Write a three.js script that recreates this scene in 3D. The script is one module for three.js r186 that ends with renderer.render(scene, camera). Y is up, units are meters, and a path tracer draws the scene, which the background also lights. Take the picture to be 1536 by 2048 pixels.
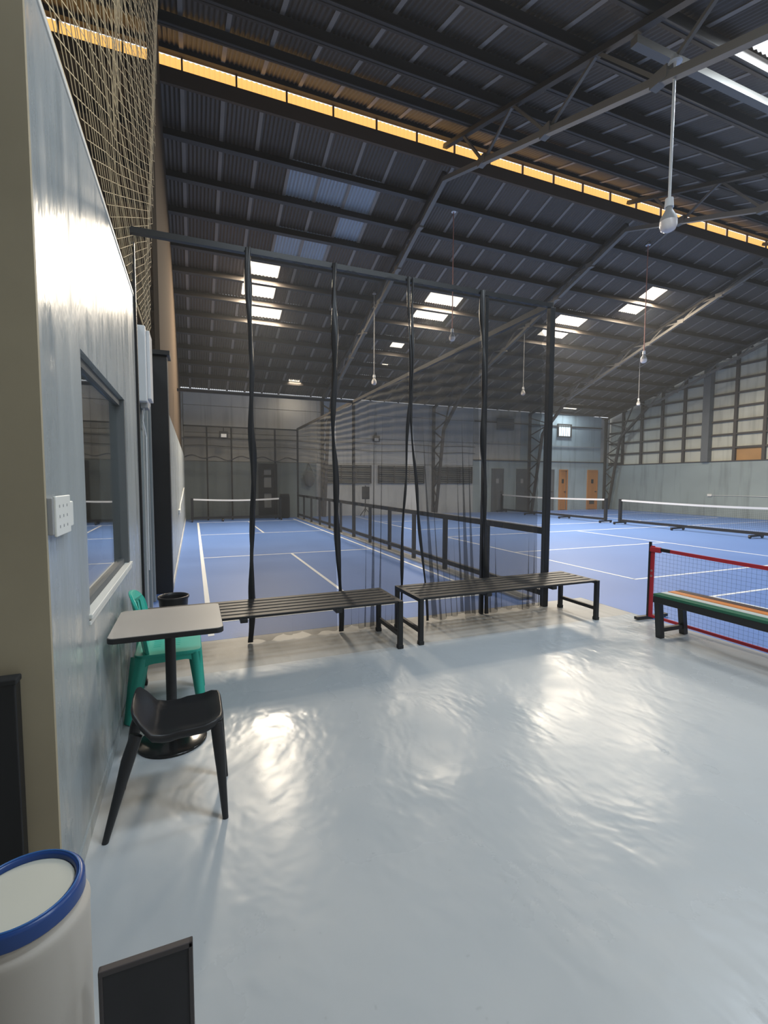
import * as THREE from 'three';
import { RoundedBoxGeometry } from 'three/addons/geometries/RoundedBoxGeometry.js';
import { mergeGeometries } from 'three/addons/utils/BufferGeometryUtils.js';
import { RectAreaLightUniformsLib } from 'three/addons/lights/RectAreaLightUniformsLib.js';

// ------------------------------------------------------------------ camera, sky, lights, exposure
RectAreaLightUniformsLib.init();
const scene = new THREE.Scene();
const V = (x, y, z) => new THREE.Vector3(x, y, z);
const camera = new THREE.PerspectiveCamera(94.898, 0.75, 0.05, 120);
camera.position.set(0, 1.55, 0);
camera.quaternion.setFromRotationMatrix(new THREE.Matrix4().makeBasis(
  V(0.926716, 0.003293, 0.375748), V(0.02178, 0.99781, -0.062461), V(-0.37513, 0.066067, 0.924615)));
scene.add(camera);
const renderer = new THREE.WebGLRenderer({ antialias: true });
renderer.toneMapping = THREE.LinearToneMapping;
renderer.toneMappingExposure = 1.3;
renderer.shadowMap.enabled = true;
scene.background = new THREE.Color().setRGB(0.95, 1.0, 1.08);        // overcast white sky, seen only through gaps

const FAR_SLOPE = 0.307, NEAR_SLOPE = 0.34, RIDGE_Z = -9.38;
const farY = (z) => 5.2 + FAR_SLOPE * (20 + z);
const nearY = (z) => 9.0 - NEAR_SLOPE * (z - RIDGE_Z);
const WARM = new THREE.Color().setRGB(1.0, 0.86, 0.67), COOL = new THREE.Color().setRGB(0.79, 0.905, 1.0);
const L_FAR = 112, L_NEAR = 26;
// skylight sheets: x from, x to, z from (upper or nearer edge), z to, tint, radiance
const FAR_SKY = [
  [1.43, 2.31, -12.95, -13.62], [1.41, 2.32, -13.80, -14.47], [1.75, 2.65, -14.68, -15.37],
  [6.87, 8.02, -12.95, -13.60], [6.81, 7.97, -13.79, -14.36], [6.73, 7.2, -15.52, -16.08],
  [11.92, 13.15, -12.92, -13.60], [11.9, 13.08, -13.78, -14.33],
  [14.0, 14.7, -11.12, -11.82], [13.9, 14.77, -11.98, -12.55],
  [3.62, 4.09, -18.92, -19.34], [6.9, 7.13, -17.2, -17.5],
  [17.9, 18.85, -19.06, -19.5], [-3.4, -2.2, -12.95, -13.62],
];
const NEAR_SKY = [[6.7, 8.0, -4.3, -3.45], [0.9, 2.2, -1.75, -0.95], [3.4, 4.7, 0.05, 0.85], [12.0, 13.3, -4.3, -3.45], [11.0, 12.3, -0.9, -0.1], [17.0, 18.3, -4.3, -3.45], [-3.6, -2.4, -4.3, -3.45]];
function skyLamp([x0, x1, za, zb], fy, slope, color, L, name) {
  const w = x1 - x0, zc = (za + zb) / 2, l = Math.abs(zb - za) * Math.hypot(1, slope);
  const light = new THREE.RectAreaLight(color, L, w, l);
  const n = V(0, -1, slope).normalize();                 // below the sheet
  light.position.set((x0 + x1) / 2, fy(zc), zc).addScaledVector(n, 0.05);
  light.lookAt(light.position.clone().add(n));
  light.name = name;
  scene.add(light);
}
FAR_SKY.forEach((s) => skyLamp(s, farY, FAR_SLOPE, s[0] > 17 ? COOL : WARM, s[0] > 17 ? L_FAR * 0.3 : (s[1] - s[0]) < 0.6 ? L_FAR * 0.4 : L_FAR, 'skylight_warm'));
NEAR_SKY.forEach((s) => skyLamp(s, nearY, -NEAR_SLOPE, COOL, L_NEAR, 'skylight_cool'));

// ------------------------------------------------------------------ helpers
let seedState = 12345;
const rnd = () => { seedState = (seedState * 1664525 + 1013904223) >>> 0; return seedState / 4294967296; };
const rr = (a, b) => a + (b - a) * rnd();
const taken = new Map();
const numbered = (n) => { const k = taken.get(n) ?? 0; taken.set(n, k + 1); return k ? `${n}_${String(k).padStart(3, '0')}` : n; };
const baseOf = new Map();
function thing(name, label, category, [x, y, z], group) {
  const o = new THREE.Group(); o.name = numbered(name); o.position.set(x, y, z); scene.add(o);
  o.userData = { label, category }; if (group) o.userData.group = group;
  baseOf.set(o, V(x, y, z)); return o;
}
function struct(name, label) {
  const o = new THREE.Group(); o.name = name; scene.add(o); o.userData = { kind: 'structure', label };
  baseOf.set(o, V(0, 0, 0)); return o;
}
// put a mesh whose position is in world axes under a parent
function put(name, geometry, material, parent, position) {
  const m = new THREE.Mesh(geometry, material); m.name = name;
  if (position) m.position.copy(position);
  m.position.sub(baseOf.get(parent) ?? V(0, 0, 0));
  baseOf.set(m, m.position.clone().add(baseOf.get(parent) ?? V(0, 0, 0)));
  parent.add(m); return m;
}
const UNIT = new THREE.BoxGeometry(1, 1, 1);
function box(name, x0, x1, y0, y1, z0, z1, material, parent) {
  const m = put(name, UNIT, material, parent, V((x0 + x1) / 2, (y0 + y1) / 2, (z0 + z1) / 2));
  m.scale.set(Math.abs(x1 - x0), Math.abs(y1 - y0), Math.abs(z1 - z0)); return m;
}
// box with uv in metres (own geometry)
function boxM(name, x0, x1, y0, y1, z0, z1, material, parent) {
  const w = x1 - x0, h = y1 - y0, d = z1 - z0, g = new THREE.BoxGeometry(w, h, d), uv = g.attributes.uv, p = g.attributes.position, n = g.attributes.normal;
  for (let i = 0; i < uv.count; i++) {
    const X = p.getX(i) + (x0 + x1) / 2, Y = p.getY(i) + (y0 + y1) / 2, Z = p.getZ(i) + (z0 + z1) / 2;
    if (Math.abs(n.getX(i)) > 0.5) uv.setXY(i, Z, Y); else if (Math.abs(n.getY(i)) > 0.5) uv.setXY(i, X, Z); else uv.setXY(i, X, Y);
  }
  return put(name, g, material, parent, V((x0 + x1) / 2, (y0 + y1) / 2, (z0 + z1) / 2));
}
function rbox(name, x0, x1, y0, y1, z0, z1, material, parent, r = 0.006, seg = 2) {
  return put(name, new RoundedBoxGeometry(x1 - x0, y1 - y0, z1 - z0, seg, r), material, parent, V((x0 + x1) / 2, (y0 + y1) / 2, (z0 + z1) / 2));
}
const UPV = V(0, 1, 0);
function bar(name, p, q, w, h, material, parent, up = UPV) {
  const m = put(name, UNIT, material, parent, p.clone().add(q).multiplyScalar(0.5));
  const d = q.clone().sub(p), len = d.length(); d.normalize();
  let s = new THREE.Vector3().crossVectors(up, d); if (s.lengthSq() < 1e-6) s = new THREE.Vector3().crossVectors(V(0, 0, 1), d); s.normalize();
  const u = new THREE.Vector3().crossVectors(d, s);
  m.quaternion.setFromRotationMatrix(new THREE.Matrix4().makeBasis(s, u, d)); m.scale.set(w, h, len); return m;
}
// thin prism strands joined into one geometry
class Strands {
  constructor() { this.p = []; }
  add(a, b, r, sides = 3) {
    const d = b.clone().sub(a).normalize(), s = new THREE.Vector3().crossVectors(Math.abs(d.y) > 0.9 ? V(1, 0, 0) : UPV, d).normalize(), u = new THREE.Vector3().crossVectors(d, s);
    const ring = (c) => Array.from({ length: sides }, (_, k) => { const t = (k / sides) * 2 * Math.PI; return c.clone().addScaledVector(s, Math.cos(t) * r).addScaledVector(u, Math.sin(t) * r); });
    const A = ring(a), B = ring(b);
    for (let k = 0; k < sides; k++) { const j = (k + 1) % sides; for (const v of [A[k], A[j], B[k], A[j], B[j], B[k]]) this.p.push(v.x, v.y, v.z); }
    return this;
  }
  poly(pts, r, sides) { for (let i = 1; i < pts.length; i++) this.add(pts[i - 1], pts[i], r, sides); return this; }
  geometry(base = V(0, 0, 0)) {
    const g = new THREE.BufferGeometry(); g.setAttribute('position', new THREE.Float32BufferAttribute(this.p, 3)); g.translate(-base.x, -base.y, -base.z); g.computeVertexNormals(); return g;
  }
  build(name, material, parent) { const b = baseOf.get(parent) ?? V(0, 0, 0); return put(name, this.geometry(b), material, parent, b.clone()); }
}
// tapered oval limb between points, radius list
function limb(pts, radii, sides = 12, squash = 1) {
  const pos = [], idx = [];
  for (let i = 0; i < pts.length; i++) {
    const d = pts[Math.min(i + 1, pts.length - 1)].clone().sub(pts[Math.max(i - 1, 0)]).normalize();
    const s = new THREE.Vector3().crossVectors(d, V(0, 0, 1)).normalize(), u = new THREE.Vector3().crossVectors(s, d);
    for (let k = 0; k < sides; k++) { const t = (k / sides) * 2 * Math.PI, v = pts[i].clone().addScaledVector(s, Math.cos(t) * radii[i]).addScaledVector(u, Math.sin(t) * radii[i] * squash); pos.push(v.x, v.y, v.z); }
  }
  for (let i = 0; i < pts.length - 1; i++) for (let k = 0; k < sides; k++) { const a = i * sides + k, b = i * sides + (k + 1) % sides, c = a + sides, e = b + sides; idx.push(a, b, c, b, e, c); }
  for (const [i, flip] of [[0, 1], [pts.length - 1, 0]]) { const c = pos.length / 3; pos.push(pts[i].x, pts[i].y, pts[i].z); for (let k = 0; k < sides; k++) { const a = i * sides + k, b = i * sides + (k + 1) % sides; if (flip) idx.push(c, b, a); else idx.push(c, a, b); } }
  const g = new THREE.BufferGeometry(); g.setAttribute('position', new THREE.Float32BufferAttribute(pos, 3)); g.setIndex(idx); g.computeVertexNormals(); return g;
}
function putWorld(name, geometry, material, parent) {     // geometry in world coordinates
  const b = baseOf.get(parent) ?? V(0, 0, 0); geometry.translate(-b.x, -b.y, -b.z); return put(name, geometry, material, parent, b.clone());
}
// grid surface from a function
function gridGeo(nu, nv, f, uvf) {
  const pos = [], uv = [], idx = [];
  for (let j = 0; j <= nv; j++) for (let i = 0; i <= nu; i++) { const p = f(i / nu, j / nv); pos.push(p.x, p.y, p.z); const q = uvf ? uvf(i / nu, j / nv, p) : [i / nu, j / nv]; uv.push(q[0], q[1]); }
  for (let j = 0; j < nv; j++) for (let i = 0; i < nu; i++) { const a = j * (nu + 1) + i; idx.push(a, a + 1, a + nu + 1, a + 1, a + nu + 2, a + nu + 1); }
  const g = new THREE.BufferGeometry(); g.setAttribute('position', new THREE.Float32BufferAttribute(pos, 3)); g.setAttribute('uv', new THREE.Float32BufferAttribute(uv, 2)); g.setIndex(idx); g.computeVertexNormals(); return g;
}
// ------------------------------------------------------------------ procedural textures
function noiseTable(n) { const t = new Float32Array(n * n); for (let i = 0; i < t.length; i++) t[i] = rnd(); return t; }
const NT = 256, NTAB = noiseTable(NT);
function vnoise(x, y, px, py) { // periodic value noise
  const xi = Math.floor(x), yi = Math.floor(y), fx = x - xi, fy = y - yi, sx = fx * fx * (3 - 2 * fx), sy = fy * fy * (3 - 2 * fy);
  const g = (a, b) => NTAB[((((b % py) + py) % py) % NT) * NT + ((((a % px) + px) % px) % NT)];
  return (g(xi, yi) * (1 - sx) + g(xi + 1, yi) * sx) * (1 - sy) + (g(xi, yi + 1) * (1 - sx) + g(xi + 1, yi + 1) * sx) * sy;
}
function fbm(u, v, fx, fy, oct, gain = 0.5) { let s = 0, a = 1, n = 0; for (let o = 0; o < oct; o++) { s += a * vnoise(u * fx + o * 17, v * fy + o * 31, fx, fy); n += a; a *= gain; fx *= 2; fy *= 2; } return s / n; }
function heightTex(size, f, metres) {                  // float heights, so that gloss shows no steps
  const d = new Float32Array(size * size * 4);
  for (let y = 0; y < size; y++) for (let x = 0; x < size; x++) { const o = (y * size + x) * 4; d[o] = d[o + 1] = d[o + 2] = f(x / size, y / size); d[o + 3] = 1; }
  const t = new THREE.DataTexture(d, size, size, THREE.RGBAFormat, THREE.FloatType); t.wrapS = t.wrapT = THREE.RepeatWrapping; t.magFilter = t.minFilter = THREE.LinearFilter; t.repeat.set(1 / metres, 1 / metres); t.needsUpdate = true; return t;
}
function tex(size, f, { srgb = false, metres = 1, sy = size } = {}) {
  const d = new Uint8Array(size * sy * 4);
  for (let y = 0; y < sy; y++) for (let x = 0; x < size; x++) { const c = f(x / size, y / sy), q = (rnd() - 0.5) * 0.012; const o = (y * size + x) * 4; if (typeof c === 'number') d[o] = d[o + 1] = d[o + 2] = Math.max(0, Math.min(255, (c + q) * 255)); else for (let k = 0; k < 3; k++) d[o + k] = Math.max(0, Math.min(255, (c[k] + q) * 255)); d[o + 3] = 255; }
  const t = new THREE.DataTexture(d, size, sy); t.wrapS = t.wrapT = THREE.RepeatWrapping; t.magFilter = THREE.LinearFilter; t.minFilter = THREE.LinearFilter; if (srgb) t.colorSpace = THREE.SRGBColorSpace;
  t.repeat.set(1 / metres, 1 / metres); t.needsUpdate = true; return t;
}
const rgb = (r, g, b) => new THREE.Color().setRGB(r, g, b);
const std = (color, roughness = 0.6, metalness = 0, extra = {}) => new THREE.MeshStandardMaterial({ color, roughness, metalness, ...extra });
const grainMap = tex(256, (u, v) => { const g = 0.86 + 0.28 * (fbm(u, v, 4, 4, 5) - 0.5); return [g, g, g]; }, { srgb: false, metres: 2 });
const floorBump = heightTex(1024, (u, v) => { const w = fbm(u, v, 3, 3, 3); return 0.62 * fbm(u + 0.12 * w, v + 0.1 * w, 6, 5, 4, 0.5) + 0.34 * fbm(u + 0.2 * w, v - 0.15 * w, 26, 16, 3, 0.55) + 0.06 * fbm(u + 0.1 * w, v, 80, 60, 2); }, 3.2);
const floorRough = tex(512, (u, v) => 0.55 + 0.75 * (fbm(u, v, 5, 5, 5) - 0.5), { metres: 3.2 });
const floorTint = tex(512, (u, v) => { const a = fbm(u, v, 3, 3, 5) - 0.5, s = vnoise(u * 200, v * 200, 200, 200) > 0.985 ? 0.12 : 0; return [0.93 + 0.12 * a - s, 0.93 + 0.1 * a - s, 0.93 + 0.08 * a - s]; }, { metres: 3.2 });
const wallBump = heightTex(512, (u, v) => 0.6 * fbm(u, v, 14, 2, 4) + 0.3 * fbm(u, v, 60, 6, 3) + 0.22 * fbm(u, v, 110, 50, 2), 2);
const wallRough = tex(512, (u, v) => 0.6 + 0.8 * (fbm(u, v, 24, 3, 4) - 0.5), { metres: 2 });
const wallTint = tex(512, (u, v) => { const a = fbm(u, v, 20, 2, 5) - 0.5; return [0.94 + 0.14 * a, 0.94 + 0.14 * a, 0.94 + 0.13 * a]; }, { metres: 2 });
const courtBump = tex(256, (u, v) => fbm(u, v, 40, 40, 3), { metres: 1.5 });
const courtTint = tex(512, (u, v) => { const a = fbm(u, v, 4, 4, 5) - 0.5; return [0.93 + 0.2 * a, 0.93 + 0.16 * a, 0.93 + 0.12 * a]; }, { metres: 5 });
const stainTint = tex(512, (u, v) => { const a = fbm(u, v, 3, 5, 6) - 0.5, st = Math.max(0, fbm(u, v, 24, 2, 4) - 0.55) * 0.8; return [0.92 + 0.3 * a - st, 0.92 + 0.3 * a - st, 0.91 + 0.28 * a - st]; }, { metres: 4 });
const M = {
  epoxy: new THREE.MeshPhysicalMaterial({ color: rgb(0.53, 0.555, 0.57), roughness: 0.56, specularIntensity: 0.75, roughnessMap: floorRough, bumpMap: floorBump, bumpScale: 0.013, map: floorTint }),
  concrete: std(rgb(0.46, 0.455, 0.44), 0.75, 0, { map: stainTint, bumpMap: floorBump, bumpScale: 0.006, roughnessMap: floorRough }),
  court: std(rgb(0.125, 0.24, 0.58), 0.5, 0, { map: courtTint, bumpMap: courtBump, bumpScale: 0.0008 }),
  line: std(rgb(0.8, 0.82, 0.84), 0.6),
  gloss: new THREE.MeshPhysicalMaterial({ color: rgb(0.38, 0.415, 0.425), roughness: 0.54, specularIntensity: 0.32, map: wallTint, roughnessMap: wallRough, bumpMap: wallBump, bumpScale: 0.005 }),
  beige: std(rgb(0.46, 0.4, 0.28), 0.7, 0, { map: grainMap }),
  wallGrey: std(rgb(0.3, 0.36, 0.37), 0.6, 0, { map: stainTint }),
  wallPale: std(rgb(0.6, 0.62, 0.63), 0.7, 0, { map: stainTint }),
  wallUpper: std(rgb(0.6, 0.585, 0.54), 0.8, 0, { map: stainTint }),
  wallTeal: std(rgb(0.42, 0.5, 0.52), 0.7, 0, { map: stainTint }),
  gable: std(rgb(0.32, 0.25, 0.17), 0.8, 0, { map: stainTint }),
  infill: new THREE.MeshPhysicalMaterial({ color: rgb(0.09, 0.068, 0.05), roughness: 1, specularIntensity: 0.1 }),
  black: std(rgb(0.012, 0.012, 0.013), 0.45),
  blackSoft: std(rgb(0.016, 0.016, 0.018), 0.38),
  blackMatte: std(rgb(0.02, 0.02, 0.02), 0.8),
  steelDark: std(rgb(0.062, 0.054, 0.048), 0.6),
  purlin: std(rgb(0.052, 0.041, 0.033), 0.65),
  truss: std(rgb(0.2, 0.185, 0.165), 0.65),
  white: std(rgb(0.74, 0.74, 0.7), 0.5),
  whiteGloss: std(rgb(0.76, 0.77, 0.78), 0.3),
  grey: std(rgb(0.35, 0.35, 0.35), 0.6),
  tan: std(rgb(0.68, 0.54, 0.33), 0.8),
  ridgeBoard: std(rgb(0.11, 0.075, 0.05), 0.8),
  lap: std(rgb(0.27, 0.235, 0.2), 0.7),
  orange: std(rgb(0.62, 0.27, 0.085), 0.5, 0, { map: grainMap }),
  plywood: std(rgb(0.5, 0.28, 0.11), 0.7, 0, { map: grainMap }),
  doorGrey: std(rgb(0.13, 0.14, 0.145), 0.6),
  panel: std(rgb(0.56, 0.57, 0.5), 0.8, 0, { map: stainTint }),
  net: new THREE.MeshStandardMaterial({ color: rgb(0.028, 0.028, 0.03), roughness: 0.9, transparent: true, opacity: 0.42, side: THREE.DoubleSide }),
  netSide: new THREE.MeshStandardMaterial({ color: rgb(0.1, 0.097, 0.09), roughness: 0.9, transparent: true, opacity: 0.45, side: THREE.DoubleSide }),
  netFar: new THREE.MeshStandardMaterial({ color: rgb(0.03, 0.03, 0.03), roughness: 0.9, transparent: true, opacity: 0.5, side: THREE.DoubleSide }),
  netRed: std(rgb(0.5, 0.02, 0.035), 0.6),
  string: std(rgb(0.13, 0.18, 0.28), 0.8),
  green: std(rgb(0.03, 0.47, 0.36), 0.32),
  bulbGlass: std(rgb(0.78, 0.72, 0.69), 0.25),
};
const sheetMats = [0.07, 0.077, 0.084, 0.066].map((k) => std(rgb(k * 1.3, k * 1.02, k * 0.78), 0.55, 0));
const sheetPatch = std(rgb(0.34, 0.38, 0.42), 0.5);

// ------------------------------------------------------------------ floor
{
  const floor = struct('floor', 'glossy grey epoxy floor with blue pickleball courts');
  const T = -0.12;
  boxM('epoxy_floor', -0.45, 4.78, T, 0, -3.95, 2.0, M.epoxy, floor);
  boxM('epoxy_floor', -5.6, -0.45, T, 0, -1.84, 2.0, M.epoxy, floor);
  boxM('concrete_strip', -0.55, 4.78, T, -0.001, -4.76, -3.95, M.concrete, floor);
  boxM('court_surface', -0.55, 22.0, T, 0, -20.2, -4.76, M.court, floor);
  boxM('court_surface', 4.78, 22.0, T, 0, -4.76, 2.0, M.court, floor);
  boxM('store_floor', -5.6, -0.55, T, 0, -20.2, -1.84, M.concrete, floor);
  const line = (x0, x1, z0, z1) => box('court_line', x0, x1, 0, 0.0025, z0, z1, M.line, floor);
  const W = 0.05;
  // fenced court
  line(0.105, 0.165, -18.4, -4.9); line(3.71, 3.76, -19.0, -5.35); line(0.165, 3.71, -5.4, -5.35);
  line(0.165, 3.71, -10.0, -9.95); line(0.165, 3.71, -14.23, -14.18); line(1.89, 1.94, -9.95, -5.4); line(1.89, 1.94, -18.4, -14.23);
  line(0.165, 3.71, -18.4, -18.35);
  // open courts: net line at x = 14.4
  for (const [za, zb] of [[-5.35, -11.4], [-13.4, -19.5]]) {
    line(6.46, 21.1, za - 0.025, za + 0.025); line(6.46, 21.1, zb - 0.025, zb + 0.025);
    line(6.46, 6.51, zb, za); line(21.05, 21.1, zb, za); line(11.14, 11.19, zb, za); line(16.5, 16.55, zb, za);
    line(6.51, 11.14, (za + zb) / 2 - 0.025, (za + zb) / 2 + 0.025); line(16.55, 21.05, (za + zb) / 2 - 0.025, (za + zb) / 2 + 0.025);
  }
  line(6.46, 21.1, -4.18, -4.13); line(6.46, 6.51, -4.13, 1.9);
}
// ------------------------------------------------------------------ roof
const X0 = -5.5, X1 = 21.9;
const FAR_ROWS = [-9.38, -10.2, -11.05, -11.9, -12.87, -13.7, -14.58, -15.45, -16.33, -17.2, -18.1, -19.0, -20.15];
const NEAR_ROWS = [-9.38, -8.3, -7.35, -6.4, -5.4, -4.38, -3.38, -2.5, -1.8, -0.9, 0.0, 0.95, 2.1];
function corrugated(waves, amp) {
  return gridGeo(waves * 6, 1, (u, v) => V(u - 0.5, amp * Math.cos(u * waves * 2 * Math.PI), 0.5 - v));
}
const SHEET = corrugated(9, 0.011), SHEET_WIDE = corrugated(14, 0.011);
function roofSlope(name, label, rows, fy, theta, slope, skies, patches) {
  const c = struct(name, label), k = Math.hypot(1, slope), sheets = [], seams = new Map();
  const columns = []; for (let x = X0; x < X1 - 0.1; x += 0.684) columns.push(x); columns.push(X1);
  const piece = (x0, x1, za, zb, mat, nm, drop = 0) => ({ x0, x1, za, zb, mat, nm, drop });
  for (let r = 0; r < rows.length - 1; r++) {
    const za = rows[r], zb = rows[r + 1], lo = Math.min(za, zb), hi = Math.max(za, zb);
    const here = skies.filter((s) => (s[2] + s[3]) / 2 > lo && (s[2] + s[3]) / 2 < hi).sort((a, b) => a[0] - b[0]);
    let cuts = columns.filter((x) => !here.some((s) => x > s[0] - 0.12 && x < s[1] + 0.12));
    cuts = [...cuts, ...here.flatMap((s) => [s[0], s[1]])].sort((a, b) => a - b);
    for (let i = 0; i < cuts.length - 1; i++) {
      const a = cuts[i], b = cuts[i + 1], s = here.find((q) => Math.abs(q[0] - a) < 1e-6);
      const mat = patches.some((p) => (a + b) / 2 > p[0] && (a + b) / 2 < p[1] && (lo + hi) / 2 > p[3] && (lo + hi) / 2 < p[2]) ? sheetPatch : sheetMats[Math.floor(rnd() * 4)];
      if (s) {
        const sa = Math.min(s[2], s[3]), sb = Math.max(s[2], s[3]);
        sheets.push(piece(a, b, sa, sb, null, 'skylight_sheet'));
        if (hi - sb > 0.02) sheets.push(piece(a, b, sb, hi, mat, 'roof_sheet'));
        if (sa - lo > 0.02) sheets.push(piece(a, b, lo, sa, mat, 'roof_sheet'));
      } else sheets.push(piece(a, b, lo, hi, mat, 'roof_sheet'));
      if (!s && columns.includes(b) && b < X1 - 0.1) { if (!seams.has(b)) seams.set(b, []); seams.get(b).push([lo, hi]); }
    }
  }
  const eye = camera.position, make = (s, parent, geo) => {
    const zc = (s.za + s.zb) / 2, m = put(s.nm, (s.x1 - s.x0) > 0.95 ? SHEET_WIDE : SHEET, s.mat, parent, V((s.x0 + s.x1) / 2, fy(zc) + 0.012, zc));
    m.rotation.x = theta; m.scale.set(s.x1 - s.x0 + 0.01, 1, (s.zb - s.za) * k + 0.01); return m;
  };
  const lookDir = V(0.37513, 0, -0.924615);
  const score = (s) => { const d = V((s.x0 + s.x1) / 2, fy((s.za + s.zb) / 2), (s.za + s.zb) / 2).sub(eye), dist = d.length(); d.y *= 0.4; d.normalize(); return d.dot(lookDir) < 0.62 || (s.x1 < -0.5) ? -dist : 100 - dist; };
  const plain = sheets.filter((s) => s.mat).sort((a, b) => score(b) - score(a));
  plain.slice(0, 290).forEach((s) => make(s, c));
  const rest = plain.slice(290); const byMat = new Map();
  rest.forEach((s) => { const zc = (s.za + s.zb) / 2; const o = new THREE.Object3D(); o.position.set((s.x0 + s.x1) / 2, fy(zc) + 0.012, zc); o.rotation.x = theta; o.scale.set(s.x1 - s.x0 + 0.01, 1, (s.zb - s.za) * k + 0.01); o.updateMatrix(); if (!byMat.has(s.mat)) byMat.set(s.mat, []); byMat.get(s.mat).push(SHEET.clone().applyMatrix4(o.matrix)); });
  byMat.forEach((gs, mat) => { const m = put('far_roof_sheets', mergeGeometries(gs), mat, c, V(0, 0, 0)); m.userData.kind = 'stuff'; });
  sheets.filter((s) => !s.mat).forEach((s) => { s.mat = slope > 0 ? skyWarm : skyCool; make(s, c); });
  seams.forEach((runs, x) => {
    if (x < -0.6) return;
    runs.sort((a, b) => a[0] - b[0]); const joined = [];
    for (const r of runs) { const l = joined[joined.length - 1]; if (l && Math.abs(l[1] - r[0]) < 1e-6) l[1] = r[1]; else joined.push([...r]); }
    for (const [a, b] of joined) bar('lap_strip', V(x, fy(a) - 0.008, a), V(x, fy(b) - 0.008, b), 0.07, 0.012, M.lap, c);
  });
  rows.forEach((z, i) => {
    if (i === 0) return;
    const y = fy(z) - 0.105;
    const p = put('purlin', UNIT, M.purlin, c, V((X0 + X1) / 2, y, z)); p.scale.set(X1 - X0, 0.17, 0.06); p.rotation.x = theta;
    const f = put('purlin_flange', UNIT, M.steelDark, c, V((X0 + X1) / 2, y - 0.082, z + 0.03)); f.scale.set(X1 - X0, 0.012, 0.09); f.rotation.x = theta;
  });
  return c;
}
const skyWarm = new THREE.MeshStandardMaterial({ name: 'skylight_warm', color: rgb(0.8, 0.78, 0.7), roughness: 0.6, emissive: rgb(1.0, 0.88, 0.68), emissiveIntensity: 1.7 });
const skyCool = new THREE.MeshStandardMaterial({ name: 'skylight_cool', color: rgb(0.8, 0.82, 0.85), roughness: 0.6, emissive: rgb(0.9, 0.96, 1.0), emissiveIntensity: 1.8 });
const farRoof = roofSlope('ceiling', 'dark corrugated roof slope beyond the ridge with bright skylight sheets', FAR_ROWS, farY, -Math.atan(FAR_SLOPE), FAR_SLOPE, FAR_SKY, [[2.2, 3.75, -10.2, -11.05], [3.1, 3.75, -11.05, -11.9], [2.1, 3.6, -11.9, -12.87]]);
const nearRoof = roofSlope('ceiling_001', 'dark corrugated roof slope overhead on this side of the ridge', NEAR_ROWS, nearY, Math.atan(NEAR_SLOPE), -NEAR_SLOPE, NEAR_SKY, []);
{ // ridge: dark board, amber light band, mullions
  box('ridge_board', X0, X1, 8.4, 8.67, -9.43, -9.37, M.ridgeBoard, nearRoof);
  box('ridge_beam', X0, X1, 8.9, 9.08, -9.42, -9.3, M.purlin, nearRoof);
  const amber = new THREE.MeshStandardMaterial({ name: 'ridge_skylight', color: rgb(0.8, 0.6, 0.3), roughness: 0.6, emissive: rgb(1.0, 0.55, 0.15), emissiveIntensity: 0.8 });
  const pane = gridGeo(60, 1, (u, v) => V(u - 0.5, v - 0.5, 0.012 * Math.cos(u * 10 * 2 * Math.PI)));
  for (let x = X0; x < X1; x += 0.913) {
    const m = put('ridge_skylight', pane, amber, nearRoof, V(x + 0.4565, 8.79, -9.46)); m.scale.set(0.89, 0.25, 1);
    box('ridge_mullion', x - 0.015, x + 0.015, 8.64, 8.92, -9.44, -9.4, M.ridgeBoard, nearRoof);
  }
  const strip = new THREE.RectAreaLight(rgb(1, 0.62, 0.2), 0.4, X1 - X0, 0.22); strip.position.set((X0 + X1) / 2, 8.79, -9.36); strip.lookAt((X0 + X1) / 2, 8.79, 0); strip.name = 'ridge_light'; scene.add(strip);
}
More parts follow.
